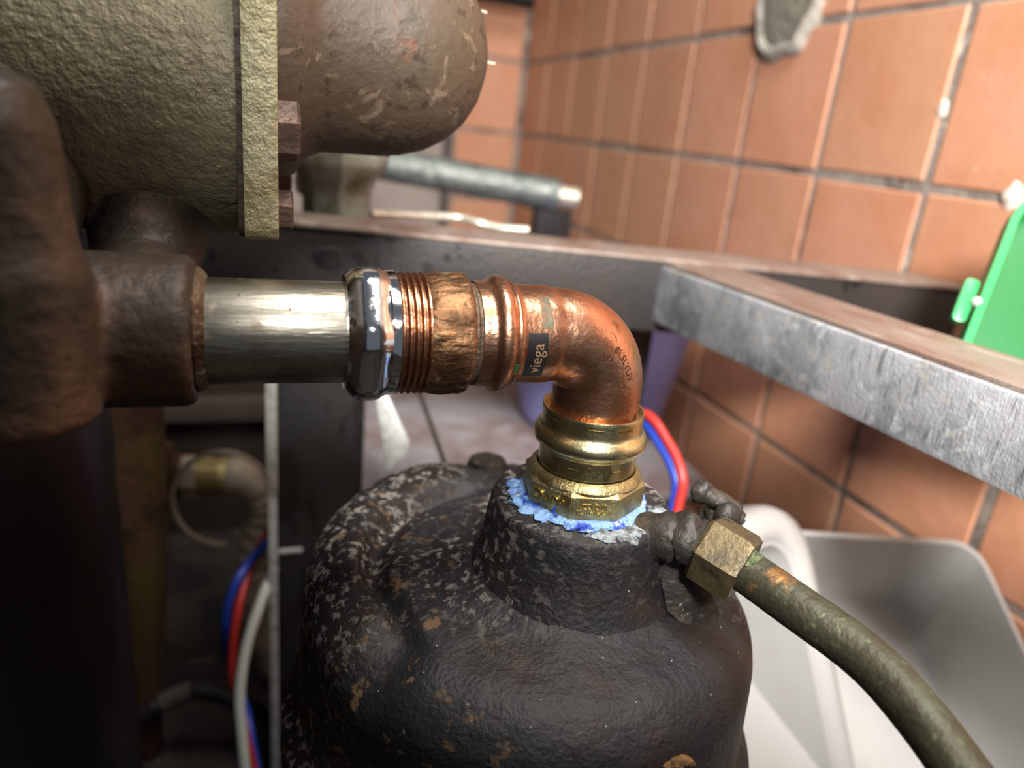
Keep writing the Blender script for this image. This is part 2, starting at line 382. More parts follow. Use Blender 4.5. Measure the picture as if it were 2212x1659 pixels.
# mortared hole on the wall
hc = onX(1712, 0, WX)
t = thing('mortar_collar', (WX, hc.y, hc.z - .058), 'round grey cement patch plugging a hole in the tiled wall', 'cement patch')
def rough(am, sc): return lambda tt, an: 1 + am * noise.noise(V((math.cos(an) * sc, math.sin(an) * sc, tt * 60)))
MB().lathe([(-.004, .058), (.006, .055), (.011, .048), (.009, .042), (.003, .040), (-.004, .040)], (WX, hc.y, hc.z - .006), (-1, 0, 0), 40, cap=False, fn=rough(.12, 2)).build('mortar_ring', 'mortar', t)
MB().lathe([(-.004, .050), (.007, .049), (.0095, .034), (.009, .002)], (WX, hc.y, hc.z + .002), (-1, 0, 0), 32, fn=rough(.10, 2)).build('mortar_core', 'mortar_core', t)
for (px, py, r, nm) in ((2035, 236, .0065, 'white plaster drip on the joint between two wall tiles'), (2108, 365, .004, 'tiny white plaster speck on a tile above the green plastic piece'), (2188, 428, .010, 'pinkish white plaster lump on the joint above the green plastic piece'), (1915, 258, .003, 'faint pale speck in the middle of a wall tile')):
    c = onX(px, py, WX + .001)
    tag(MB().blob(c, r, 10, 7, .5, (.35, .8, 1.2)).build('plaster_blob', 'plaster', smooth=60), nm, 'plaster', 'plaster drips on the tiled wall')
# ------------------------------------------------------------------ steel frame: back rail, cross beam, legs
RA, RB = V((-.16, .6295, -.0740)), V((.552, .5106, -.0890))
rd = (RB - RA).normalized(); rp = V((rd.y, -rd.x, 0)).normalized()
RW, RH = .056, .058
fr = thing('steel_stand', (.2, .45, FZ), 'grey steel stand of long rail, scratched beam and dark uprights', 'stand')
rail = MB().obox(RA + V((0, 0, -RH)), RB - RA, rp * RW, V((0, 0, RH - .003))).build('back_rail', 'railface', fr, bevel=.003)
rail['label'] = 'long grey rail with black spots'
MB().obox(RA + V((0, 0, -.003)), RB - RA, rp * (RW + .0015), V((0, 0, .0035))).build('rail_top', 'galvtop', rail, bevel=.0015)
B0, B1 = V((.2825, .516, -.0875)), V((.346, -.14, -.0875))
bd = (B1 - B0).normalized(); bp = V((-bd.y, bd.x, 0)).normalized()
BWD, BHT = .060, .046
beam = MB().obox(B0 + V((0, 0, -BHT)), B1 - B0, bp * BWD, V((0, 0, BHT - .002))).build('cross_beam', 'galv', fr, bevel=.003)
beam['label'] = 'scratched galvanised beam running toward the camera'
MB().obox(B0 + V((0, 0, -.0022)) + bp * .003, B1 - B0, bp * (BWD - .005), V((0, 0, .003))).build('beam_top', 'galvtop', beam, bevel=.001)
lz1 = -.136
for (px, py, sx, sy) in ((712, 556, 30, 26), (772, 548, 12, 9), (786, 562, 13, 15), (812, 566, 6, 8), (846, 514, 11, 8), (868, 510, 10, 3), (925, 578, 10, 12), (968, 556, 7, 9), (990, 534, 4, 5), (996, 554, 4, 5), (462, 543, 6, 10), (598, 577, 4, 4), (430, 602, 9, 5)):
    rr_ = ray(px, py); p_ = rr_ * ((RA + rp * (RW + .0003)).dot(rp) / rr_.dot(rp)); kk = p_.length / F_PX
    vs_ = []
    for q in (0, .0008):
        for k in range(14):
            an = 2 * math.pi * k / 14; jt = 1 + .45 * noise.noise(V((math.cos(an) * 1.6 + px, math.sin(an) * 1.6, py * .1)))
            vs_.append(p_ + rd * (sx * kk * jt * math.cos(an) * (1 - q * 150)) + V((0, 0, 1)) * (sy * kk * jt * math.sin(an) * (1 - q * 150)) + rp * q)
    MB().add(vs_, [tuple(range(14)), tuple(range(14, 28))] + [(k, (k + 1) % 14, 14 + (k + 1) % 14, 14 + k) for k in range(14)]).build('tar_spot', 'blackpaint', rail)
lz1 = -.136
leg = MB().box(.004, .072, .553, .558, FZ, lz1).build('upright', 'postface', fr, bevel=.001)
leg['label'] = 'dark dirty upright with a bright left edge'
MB().box(.0005, .005, .545, .612, FZ, lz1).build('upright_flange', 'postface', leg, bevel=.001)
MB().box(-.0025, .0042, .541, .5465, FZ, lz1 - .04).build('bright_edge', 'brightedge', leg, bevel=.001)
MB().box(-.0035, .0048, .5405, .5450, -.29, lz1 - .05).build('edge_strip', 'brightedge', leg, bevel=.001)
MB().box(.0045, .024, .5515, .5535, -.350, -.346).build('weld_line', 'brightedge', leg, bevel=.0005)
leg2 = MB().box(.268, .322, .5595, .5655, FZ, -.142).build('upright', 'postface', fr, bevel=.001)
MB().box(.268, .273, .523, .5595, FZ, -.142).build('upright_flange', 'postface', leg2, bevel=.001)
# bright bracket tab and rod between leg and shelf
o = dep(842, 935, .58)
ta, tb = V((.92, -.30, 0)).normalized(), V((.10, .30, .95)).normalized()
tn = ta.cross(tb)
def P2(pts, o, a, b):
    out = []
    for (px, py) in pts:
        r = ray(px, py); n = a.cross(b); k = o.dot(n) / r.dot(n); q = r * k - o; out.append((q.dot(a) , q.dot(b)))
    return out
tb = (tb - ta * tb.dot(ta)).normalized()
poly = P2([(812, 850), (836, 848), (862, 905), (884, 950), (886, 968), (876, 984), (850, 1010), (838, 1020)], o, ta, tb)
tag(MB().prism(list(reversed(poly)), o, ta, tb, tn, .004).build('bracket_tab', 'brightedge', bevel=.0012), 'bright rounded sheet-metal bracket tab beside the dark leg', 'bracket')
tag(MB().tube([dep(902, 838, .62), dep(925, 900, .60), dep(962, 1005, .57)], .0022, 8).build('thin_rod', 'cabinet'), 'thin dark rod crossing in front of the grey shelf', 'rod')
# low shelf with lilac bucket
tag(MB().box(.075, .455, .60, 1.25, -.353, -.345).build('low_shelf', 'shelf', bevel=.002), 'low grey steel shelf plate with brownish stain behind the black housing', 'shelf')
MB_sup = MB().box(.09, .44, .75, 1.2, FZ, -.353)
tag(MB_sup.build('shelf_plinth', 'cabinet', bevel=.004), 'dark box plinth beneath the grey shelf plate', 'plinth')
bc = V((.386, .80, -.345))
bk = thing('lilac_bucket', bc, 'lilac plastic bucket on the shelf behind the elbow', 'bucket')
MB().lathe([(.000, .001), (.000, .078), (.004, .084), (.014, .089), (.10, .104), (.190, .117), (.192, .114), (.10, .100), (.012, .082), (.010, .001)], bc, (0, 0, 1), 56, cap=False).build('bucket_body', 'lilac', bk)
MB().lathe([(.176, .1155), (.176, .122), (.190, .1235), (.194, .120), (.192, .1155)], bc, (0, 0, 1), 56, cap=False).build('bucket_rim', 'lilac', bk)

# ------------------------------------------------------------------ copper and brass pipe run
AY, AZ = .26, -.0752
ax = V((0, AY, AZ)); XD = (1, 0, 0)
pipe = thing('steel_pipe', (0, AY, AZ - .018), 'worn steel pipe stub between the casting and the chrome nut', 'pipe')
MB().lathe([(-.0235, .0176), (-.021, .0178), (-.0195, .0181), (.028, .0180), (.030, .0176)], ax, XD, 72).build('pipe_barrel', 'steel', pipe)
MB().lathe([(-.0233, .0205), (-.0225, .0208), (-.021, .0200), (-.0195, .0183)], ax, XD, 48, fn=rough(.08, 3)).build('rusty_joint', 'steelend', pipe)
# chrome union nut
nut = thing('union_nut', (.033, AY, AZ - .025), 'shiny chrome union nut with flat facets', 'nut')
def nutfn(t, an):
    k = (an / (2 * math.pi) * 6 + .18) % 1.0 - .5
    flat = math.cos(math.pi / 6) / math.cos(k * math.pi / 3)
    if t > .0395: return 1.0
    w = max(0.0, min(1.0, (t - .0255) / .004))
    return min(1.0, flat * 1.075) if w > .0 else 1.0
MB().lathe([(.0250, .0176), (.0252, .0205), (.0262, .0222), (.0280, .0241), (.0300, .0250), (.0325, .0253), (.0350, .0252), (.0368, .0246), (.0376, .0240), (.0390, .0232), (.0398, .0227), (.0425, .0227), (.0430, .0222), (.0430, .0180)], ax, XD, 96, fn=nutfn).build('nut_body', 'chrome', nut, smooth=22)
# copper male adapter: thread + collar
ad = thing('copper_adapter', (.057, AY, AZ - .023), 'threaded copper adapter with scuffed greenish collar next to the chrome nut', 'fitting')
pr = [(.0415, .0190)]
x = .0425; k = 0
while x < .0532:
    pr += [(x, .0205), (x + .0008, .0223), (x + .0013, .0223), (x + .0021, .0205)]; x += .00235
pr += [(.0536, .0205)]
MB().lathe(pr, ax, XD, 96).build('thread', 'copperthread', ad, smooth=50)
def collarfn(t, an):
    return 1 + (.030 * noise.noise(V((math.cos(an) * 7, math.sin(an) * 7, t * 130))) + .012 * noise.noise(V((math.cos(an) * 22, math.sin(an) * 22, t * 200)))) * (1 if .0545 < t < .0695 else .3)
cp = [(.0530, .0200), (.0532, .0216), (.0545, .0221), (.0560, .0223), (.0575, .0225)] + [(.0575 + .001 * i, .0226) for i in range(1, 11)] + [(.0684, .0222), (.0692, .0212), (.0694, .0185)]
MB().lathe(cp, ax, XD, 120, fn=collarfn).build('collar', 'copperworn', ad, smooth=50)
MB().lathe([(.0688, .0185), (.0690, .0196), (.0705, .0198), (.0712, .0190), (.0722, .0190), (.0727, .0197)], ax, XD, 72).build('neck_ring', 'steelend', ad)
# copper elbow
el = thing('copper_elbow', (.1275, AY, -.108), 'shiny copper press elbow turning from the adapter down into the brass fitting', 'elbow')
MB().lathe([(.0722, .0180), (.0724, .0197), (.0740, .0199), (.0765, .0198), (.0778, .0203), (.0786, .0213), (.0796, .0221), (.0812, .0223), (.0828, .0220), (.0838, .0212), (.0846, .0203), (.0852, .0199), (.0857, .0202), (.0862, .0202), (.0868, .0197), (.0876, .0192), (.0890, .0190), (.0990, .0190), (.1010, .0189), (.1030, .0185), (.1040, .0182), (.1062, .0182)], ax, XD, 96).build('socket', 'copper', el)
VXA = .1275; BR = .0215; TR = .0182
arc = []
for i in range(25):
    a = math.radians(90 * i / 24); arc.append(V((VXA - BR + BR * math.sin(a), AY, AZ - BR + BR * math.cos(a))))
path = [V((.1045, AY, AZ))] + arc + [V((VXA, AY, AZ - BR - .006)), V((VXA, AY, AZ - BR - .016))]
MB().tube(path, TR, 72).build('bend', 'copper', el)
def cyl(phi, x, r): return V((x, AY - r * math.cos(phi), AZ + r * math.sin(phi)))
def cpatch(x0, x1, p0, p1, r, name, m, parent, th=.00012, skew=0.0, wob=0.0):
    n = 16; vs = []; fs = []
    for i in range(n + 1):
        ph = math.radians(p0 + (p1 - p0) * i / n); sk = skew * (i / n - .5)
        w0 = wob * noise.noise(V((i * .9, 3, 0))); w1 = wob * noise.noise(V((i * .9, 9, 0)))
        for (xx, rr) in ((x0 + sk + w0, r), (x1 + sk + w1, r), (x0 + sk + w0, r + th), (x1 + sk + w1, r + th)): vs.append(cyl(ph, xx, rr))
    for i in range(n):
        a, b = 4 * i, 4 * i + 4
        fs += [(a + 2, a + 3, b + 3, b + 2), (a, a + 2, b + 2, b), (a + 1, b + 1, b + 3, a + 3), (a, b, b + 1, a + 1)]
    fs += [(0, 1, 3, 2), (4 * n, 4 * n + 2, 4 * n + 3, 4 * n + 1)]
    return MB().add(vs, fs).build(name, m, parent)
lb = cpatch(.0890, .0966, -38, 17, .01901, 'label', 'label', el)
lb['label'] = 'black label with pale lettering'
tv, tf = text_geo('viega', .0064, .00006)
def lab(p):
    phi = math.radians(-13) + p.x / .0191
    return cyl(phi, .0930 - p.y, .01918 + p.z)
MB().add(tv, tf).warp(lab).build('lettering', 'gold', lb, smooth=0)
cpatch(.0945, .0985, 22, 62, .01902, 'dull_patch', 'copperpatch', el, wob=.0006)
cpatch(.0842, .0862, -30, -16, .0206, 'green_mark', 'green_ink', el, wob=.0012)
for i in range(9):          # pressed tick marks round the socket mouth
    cpatch(.0738, .0772, -62 + i * 11, -61.2 + i * 11, .01985, 'press_mark', 'engrave', el, .00008)
def torus(alpha, theta, r):  # alpha 0..pi/2 along bend, theta around: 0 = toward camera (-Y), + = outwards
    c = V((VXA - BR, AY, AZ - BR)); od = V((math.sin(alpha), 0, math.cos(alpha)))
    return c + od * (BR + r * math.sin(theta)) + V((0, -1, 0)) * (r * math.cos(theta))
def on_bend(a0, th0, size, body, sp=1.05, ex=.00005):
    tv, tf = text_geo(body, size, ex, sp)
    def f(p):
        return torus(math.radians(a0) + p.x / (BR + TR * .45), math.radians(th0) + p.y / TR, TR + .00004 + p.z)
    return MB().add(tv, tf).warp(f)
on_bend(58, 22, .0040, '8KSLYUV').build('stamped_letters', 'engrave', el, smooth=0)
on_bend(40, 6, .0040, 'NSF').build('stamped_letters', 'engrave', el, smooth=0)
tv, tf = [], []
ringm = MB()
ringm.add([torus(math.radians(34) + math.cos(k * math.pi / 16) * rr / (BR + TR * .3), math.radians(26) + math.sin(k * math.pi / 16) * rr / TR, TR + h) for rr, h in ((.0031, .00002), (.0031, .0001), (.0027, .0001), (.0027, .00002)) for k in range(32)],
          [(j * 32 + k, j * 32 + (k + 1) % 32, (j + 1) * 32 + (k + 1) % 32, (j + 1) * 32 + k) for j in range(3) for k in range(32)])
ringm.build('stamped_circle', 'copperthread', el)
# brass adapter
BZ = -.1475
br = thing('brass_adapter', (VXA, AY, BZ), 'brass press adapter with octagonal base screwed into the black housing', 'fitting')
UPD = (0, 0, 1); bo = V((VXA, AY, 0))
th0 = math.atan2(-AY, -VXA)                # heading from the pipe axis back to the camera
def bang(deg): return th0 + math.radians(deg)
def wavy(t, an): return 1 + .006 * math.sin(an * 8) * max(0, (t + .1085) / .003)
MB().lathe([(-.1350, .0195), (-.1320, .0208), (-.1290, .0205), (-.1235, .0206), (-.1222, .0210), (-.1215, .0222), (-.1205, .0232), (-.1188, .0238), (-.1168, .0237), (-.1152, .0229), (-.1142, .0217), (-.1136, .0211), (-.1120, .0210), (-.1075, .0211), (-.1062, .0212), (-.1056, .0210), (-.1056, .0202), (-.1080, .0190)], bo, UPD, 96, up=(1, 0, 0), fn=wavy).build('press_collar', 'brass', br, smooth=45)
MB().lathe([(-.1356, .0240), (-.1345, .0242), (-.1332, .0236), (-.1322, .0226), (-.1314, .0212)], bo, UPD, 96, cap=False).build('shoulder', 'brassmatte', br)
OR = .0262
def octo(z, r): return [bo + V((r * math.cos(bang(-8.3 + 45 * k)), r * math.sin(bang(-8.3 + 45 * k)), z)) for k in range(8)]
om = MB()
lv = [(-.1470, .0250), (-.1462, .0260), (-.1362, OR), (-.1345, .0243), (-.1343, .0200)]
vs = []
for z, r in lv: vs += octo(z, r)
fs = [(i * 8 + k, i * 8 + (k + 1) % 8, (i + 1) * 8 + (k + 1) % 8, (i + 1) * 8 + k) for i in range(len(lv) - 1) for k in range(8)]
fs += [tuple(reversed(range(8))), tuple(range(32, 40))]
om.add(vs, fs); octagon = om.build('octagon_base', 'brassmatte', br, bevel=.0004, smooth=25)
def on_face(deg, body, size, zc, ex=.00035, sp=1.1, off=0.0):
    tv, tf = text_geo(body, size, ex, sp); n = V((math.cos(bang(deg)), math.sin(bang(deg)), 0)); tt = V((-n.y, n.x, 0)); ap = OR * math.cos(math.pi / 8)
    return MB().add(tv, tf).warp(lambda p: bo + n * (ap + .0001 + p.z) - tt * (p.x + off) + V((0, 0, zc - p.y)))
on_face(-30.8, 'cUPC', .0060, -.1402, .0006).build('raised_letters', 'brassletter', octagon, smooth=0)
on_face(14.2, 'SIOCZ', .0034, -.1398, .0004).build('raised_letters', 'brassletter', octagon, smooth=0)
on_face(14.2, 'NSF/ANSI', .0032, -.1426, .0004).build('raised_letters', 'brassletter', octagon, smooth=0)
on_face(14.2, '____________', .0026, -.1440, .00018, .6).build('raised_letters', 'brassletter', octagon, smooth=0)
def on_neck(deg, body, size, zc, m='brassdark', r=.02062, ex=.00004):
    tv, tf = text_geo(body, size, ex)
    return MB().add(tv, tf).warp(lambda p: bo + V(((r + p.z) * math.cos(bang(deg) - p.x / r), (r + p.z) * math.sin(bang(deg) - p.x / r), zc - p.y))).build('engraved_letters', m, br, smooth=0)
on_neck(4, 'ITALY', .0042, -.1252)
on_neck(2, 'Made in', .0031, -.1284)
for dgz, w in ((-14, .0045), (38, .0040)):
    mk = MB()
    for s_ in range(6):
        pass
    n = 8; vs = []; fs = []
    for i in range(n + 1):
        an = bang(dgz + (i / n - .5) * math.degrees(w / .0206)); 
        for z, r in ((-.1266, .0204), (-.1272, .0204), (-.1266, .0208), (-.1272, .0208)): vs.append(bo + V((r * math.cos(an), r * math.sin(an), z)))
    for i in range(n):
        a, b = 4 * i, 4 * i + 4; fs += [(a + 2, b + 2, b + 3, a + 3), (a, b, b + 2, a + 2), (a + 1, a + 3, b + 3, b + 1)]
    mk.add(vs, fs).build('engraved_dash', 'brassletter', br)
dm = MB(); r = .02066
for (cx0, cz0, sx, sz) in ((26, -.1262, .0022, .0042),):
    vs = []
    for k in range(4):
        for q in (1.0, .72):
            dx, dz = [(0, 1), (1, 0), (0, -1), (-1, 0)][k]
            an = bang(cx0 + math.degrees(dx * sx * q / r)); vs.append(bo + V((r * math.cos(an), r * math.sin(an), cz0 + dz * sz * q)))
    dm.add(vs, [(2 * k, (2 * k + 2) % 8, (2 * k + 3) % 8, 2 * k + 1) for k in range(4)])
dm.build('diamond_mark', 'brassdark', br, fix=False)
for dgz in (-46, 6, 42):                        # chips on the mouth of the fitting
    n = 6; vs = []; fs = []
    for i in range(n + 1):
        an = bang(dgz + (i / n - .5) * 18)
        for z, r in ((-.1084, .0209), (-.1091, .0209), (-.1084, .0213), (-.1091, .0213)): vs.append(bo + V((r * math.cos(an), r * math.sin(an), z)))
    for i in range(n):
        a, b = 4 * i, 4 * i + 4; fs += [(a + 2, b + 2, b + 3, a + 3), (a, b, b + 2, a + 2), (a + 1, a + 3, b + 3, b + 1)]
    MB().add(vs, fs).build('mouth_notch', 'brassdark', br)
# blue jointing paste squeezed out below the octagon
sl = thing('jointing_paste', (VXA, AY, -.1485), 'blue jointing paste squeezed out around the foot of the brass fitting', 'sealant')
def pasty(t, an): return 1 + .055 * noise.noise(V((math.cos(an) * 5, math.sin(an) * 5, t * 300))) + .03 * noise.noise(V((math.cos(an) * 17, math.sin(an) * 17, t * 500)))
MB().lathe([(-.1486, .0225), (-.1487, .0272), (-.1478, .0284), (-.1466, .0280), (-.1458, .0266), (-.1460, .0225)], bo, UPD, 96, cap=False, fn=pasty).build('paste_bead', 'sealant', sl, smooth=60)
for k in range(7):
    an = bang(-95 + k * 17 + random.uniform(-5, 5)); c = bo + V((.0285 * math.cos(an), .0285 * math.sin(an), -.1476))
    MB().blob(c, random.uniform(.0022, .0036), 10, 7, .8, (1.2, 1.2, .5)).build('paste_lump', 'sealant', sl, smooth=60)
MB().tube(bez([bo + V((.0268 * math.cos(bang(-18)), .0268 * math.sin(bang(-18)), -.1455 + 0)), bo + V((.0272 * math.cos(bang(-22)), .0272 * math.sin(bang(-22)), -.1435)), bo + V((.0270 * math.cos(bang(-20)), .0270 * math.sin(bang(-20)), -.1415))], 5), .0005, 6).build('paste_strand', 'sealdark', sl)
for k in range(6):
    an = bang(18 + k * 14); rr = .0315 + .002 * (k % 2)
    MB().blob(bo + V((rr * math.cos(an), rr * math.sin(an), -.1482)), random.uniform(.0035, .0055), 12, 7, .9, (1.1, 1.1, .22)).build('dried_smear', 'sealdry', sl, smooth=60)

# ------------------------------------------------------------------ black cast-iron housing
HC = V((.1165, .284, 0)); HR = .104; HTOP = -.183; HY = 1.10
hz = thing('iron_housing', (HC.x, HC.y, FZ), 'sooty black cast-iron drum housing with a round boss under the brass fitting', 'housing')
BO = V((VXA, AY, 0))
def htop(x, y):
    r = math.hypot(x - HC.x, (y - HC.y) / HY)
    z = HTOP - .010 * (r / HR) ** 2
    rb = math.hypot(x - BO.x, y - BO.y)
    z += .004 * math.exp(-max(0, rb - .046) / .008)
    # groove: circle at the back and left, straight toward the front
    rg = math.hypot(x - .109, y - .275)
    if y > .245: d = rg - .067
    else: d = (.046 + (.245 - y) * .13) - x
    left = max(0.0, min(1.0, (.118 - x) / .03))
    z += left * (-.0085 * math.exp(-(d / .0055) ** 2) + .0055 * (1 / (1 + math.exp(-d / .003))) * (1 - (max(0, r - .085) / .03)))
    # swelling toward the front right
    z += .0016 * noise.noise(V((x * 60, y * 60, 0))) + .0007 * noise.noise(V((x * 190, y * 190, 4)))
    return z
NR, NS = 44, 128
vs = []; fs = []
CR = .022
for i in range(NR + 1):
    r = (HR - CR) * i / NR
    for k in range(NS):
        an = 2 * math.pi * k / NS; x, y = HC.x + r * math.cos(an), HC.y + r * HY * math.sin(an)
        vs.append(V((x, y, htop(x, y))))
for i in range(1, 10):
    a = math.radians(10 * i)
    for k in range(NS):
        an = 2 * math.pi * k / NS; r0 = HR - CR
        x0, y0 = HC.x + r0 * math.cos(an), HC.y + r0 * HY * math.sin(an); zb = htop(x0, y0)
        r = r0 + CR * math.sin(a); vs.append(V((HC.x + r * math.cos(an), HC.y + r * HY * math.sin(an), zb - CR * (1 - math.cos(a)) - .004 * i / 9)))
for z, r in ((-.235, HR + .001), (-.262, HR + .002), (-.268, HR + .009), (-.285, HR + .010), (-.292, HR + .004), (-.40, HR - .002), (FZ, HR - .006)):
    for k in range(NS):
        an = 2 * math.pi * k / NS; vs.append(V((HC.x + r * math.cos(an), HC.y + r * HY * math.sin(an), z)))
rows = len(vs) // NS
for i in range(rows - 1):
    for k in range(NS):
        k2 = (k + 1) % NS; fs.append((i * NS + k, i * NS + k2, (i + 1) * NS + k2, (i + 1) * NS + k))
MB().add(vs, fs).build('drum', 'iron', hz, smooth=60)
MB().lathe([(-.196, .054), (-.186, .048), (-.178, .0440), (-.168, .0412), (-.158, .0398), (-.1505, .0388), (-.1490, .0382), (-.1483, .0374), (-.1485, .0200)], BO, UPD, 72, fn=lambda t, an: 1 + .012 * noise.noise(V((math.cos(an) * 3, math.sin(an) * 3, t * 60)))).build('boss', 'iron', hz, smooth=50)
def hexbolt(c, d, r, h, name, m, parent, up=None, chamfer=True):
    mbb = MB(); mbb.lathe([(0, r * .98), (0, r), (h * .85, r), (h, r * .9), (h, 0.0001)], c, d, 6, up=up, cap=False)
    return mbb.build(name, m, parent, smooth=20)
bp1 = onZ(1043, 985, -.188)
MB().lathe([(-.01, .0125), (.004, .0120), (.0075, .0105), (.0085, .006), (.0086, .0002)], (bp1.x, bp1.y - .010, -.193), UPD, 28, fn=rough(.06, 3)).build('rim_lug', 'ironplain', hz)
bp2 = onZ(1425, 1490, -.197)
MB().lathe([(-.010, .0125), (-.001, .0118), (.0025, .0095), (.0055, .0090), (.0068, .0070), (.0070, .0002)], (bp2.x, bp2.y, -.1985), UPD, 28, fn=rough(.05, 3)).build('cover_bolt', 'ironplain', hz)
for (px, py, sz) in ((1190, 1640, .0075), (1462, 1645, .0055)):
    c = onZ(px, py, -.2085)
    MB().blob(c, sz, 12, 8, .7, (1, .9, .35)).build('rust_patch', 'rustpatch', hz, smooth=60)
# side arm, gusset, hex nut on the housing
arm0 = V((.142, .247, -.165)); n0 = dep(1522, 1178, .300); n1 = dep(1612, 1234, .291)
ap = bez([arm0, dep(1420, 1160, .303), dep(1475, 1166, .301), n0 + (n1 - n0) * .1], 6)
k = len(ap)
MB().tube(ap, [(.0104 - .0006 * i / (k - 1) + .0008 * math.sin(i * 1.7)) for i in range(k)], 24).build('side_arm', 'ironplain', hz)
MB().blob(dep(1480, 1164, .300), .0106, 16, 10, .35, (1, 1, 1)).build('arm_swelling', 'ironplain', hz, smooth=60)
gp = [dep(1415, 1190, .305), dep(1510, 1215, .303), dep(1556, 1325, .318), dep(1530, 1395, .306), dep(1440, 1320, .306)]
gn = V((-.5, -.4, .2)).normalized()
gc = sum(gp, V()) / 5
MB().add(gp + [p + V((.004, .010, -.006)) for p in gp], [(0, 1, 2, 3, 4), (9, 8, 7, 6, 5)] + [(i, i + 5, (i + 1) % 5 + 5, (i + 1) % 5) for i in range(5)]).build('gusset', 'ironplain', hz, bevel=.001)
nd = (n1 - n0).normalized()
L_ = (n1 - n0).length
an_ = thing('hex_nut', n0 - V((0, 0, .013)), 'tarnished brass hexagon compression nut on the housing side arm', 'nut')
MB().lathe([(-.0010, .0105), (-.0010, .0132), (.0008, .0150), (L_ - .003, .0150), (L_ - .0005, .0137), (L_ - .0005, .0088)], n0, nd, 6, up=(.25, .1, 1)).build('nut_body', 'brownbrass', an_, smooth=15)
MB().blob(n1 + V((-.001, .0, .0062)), .0054, 12, 8, .8, (1.2, 1, .6)).build('verdigris', 'verdigris', an_, smooth=60)
tp = bez([n1 - nd * .012, n1, dep(1700, 1296, .279), dep(1860, 1412, .260), dep(1965, 1520, .245), dep(2075, 1665, .229), dep(2170, 1820, .216), V((.206, .074, -.225)), V((.216, .080, -.36)), V((.216, .084, FZ + .002))], 10)
tag(MB().tube(tp, .0087, 32).build('copper_tube', 'greentube'), 'green tarnished copper tube curving to the lower right from the hex nut', 'tube')
# little black petcock behind the nut
pc = thing('petcock', dep(1545, 1140, .32), 'small black petcock with wing handle behind the hex nut', 'valve')
D_ = .318
MB().tube([dep(1560, 1175, .312), dep(1553, 1130, D_), dep(1552, 1100, D_)], [.0082, .0070, .0060], 16).build('stem', 'ironplain', pc)
MB().blob(dep(1535, 1122, D_ + .004), .0062, 12, 8, .2).build('valve_body', 'ironplain', pc, smooth=60)
MB().tube(bez([dep(1512, 1063, D_), dep(1535, 1073, D_), dep(1565, 1088, D_), dep(1585, 1112, D_), dep(1602, 1131, D_)], 5), [.0026] * 2 + [.0042] * 10 + [.0050] * 4 + [.0042] * 3 + [.0022] * 2, 14).build('wing_handle', 'ironplain', pc)
MB().blob(dep(1517, 1064, D_), .0056, 12, 8, .25, (1, .7, 1)).build('handle_tip', 'ironplain', pc, smooth=60)
MB().blob(dep(1570, 1115, D_ - .004), .0060, 12, 8, .25, (1, .8, 1.1)).build('handle_lobe', 'ironplain', pc, smooth=60)

# ------------------------------------------------------------------ big casting at the left
cb = thing('valve_casting', (-.07, .33, -.107), 'large grey-gold cast valve body with square flange filling the upper left', 'valve')
CYc, CZc = .360, .005
body = MB()
body.lathe([(-.20, .045), (-.17, .056), (-.12, .062), (-.06, .0635), (-.02, .0625), (-.004, .0615)], (0, CYc, CZc), XD, 48)
bo_ = body.build('cast_barrel', 'castbody', cb, smooth=0)
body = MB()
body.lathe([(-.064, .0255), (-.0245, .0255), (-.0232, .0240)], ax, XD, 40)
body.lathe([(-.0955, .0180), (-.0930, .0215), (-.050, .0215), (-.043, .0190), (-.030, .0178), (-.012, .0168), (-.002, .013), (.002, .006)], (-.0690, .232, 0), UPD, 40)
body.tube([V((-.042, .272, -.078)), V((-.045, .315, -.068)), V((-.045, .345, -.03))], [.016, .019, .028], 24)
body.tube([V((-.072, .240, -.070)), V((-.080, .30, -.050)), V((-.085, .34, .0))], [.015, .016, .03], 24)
bn_ = body.build('inlet_neck', 'castdark', cb, smooth=0)  # brown casting, coloured darker than the barrel to carry the shade at lower left
for ob_ in (bo_, bn_):
    rm = ob_.modifiers.new('remesh', 'REMESH'); rm.mode = 'VOXEL'; rm.voxel_size = .0018; rm.use_smooth_shade = True
    sm = ob_.modifiers.new('smooth', 'SMOOTH'); sm.iterations = 6; sm.factor = .5
FLX0, FLX1 = -.0085, .0040
fy0, fy1, fz0, fz1 = .297, .443, -.0510, .100
pp = [((fy0 + fy1) / 2 + x, (fz0 + fz1) / 2 + y) for x, y in rrect(fy1 - fy0, fz1 - fz0, .006, 3)]
MB().prism(pp, (FLX0, 0, 0), V((0, 1, 0)), V((0, 0, 1)), V((1, 0, 0)), FLX1 - FLX0).build('flange', 'flange', cb, bevel=.0012)
MB().prism([((fy0 + fy1) / 2 + x * .985, (fz0 + fz1) / 2 + y * .985) for x, y in rrect(fy1 - fy0, fz1 - fz0, .006, 3)], (FLX0 - .0018, 0, 0), V((0, 1, 0)), V((0, 0, 1)), V((1, 0, 0)), .0018).build('gasket_lip', 'castdark', cb)
for (by, bz, r, h) in ((.318, -.0105, .0115, .0085), (.322, -.0415, .0085, .0060), (.318, .082, .0115, .0085), (.428, .082, .0115, .0085), (.428, -.035, .0115, .0085)):
    hexbolt(V((FLX1, by, bz)), (1, 0, 0), r, h, 'bolt', 'boltbrown', cb, up=(0, .3, 1))
DC = V((0, .385, .028))
dp = [(.003, .062), (.012, .0600), (.018, .0520), (.024, .0490), (.050, .0485), (.062, .0475), (.074, .0440), (.084, .0385), (.092, .0310), (.0975, .0225), (.101, .0130), (.1025, .0040), (.1027, .0002)]
dm_ = MB().lathe(dp, DC, XD, 64).build('bonnet', 'dome', cb, smooth=60)
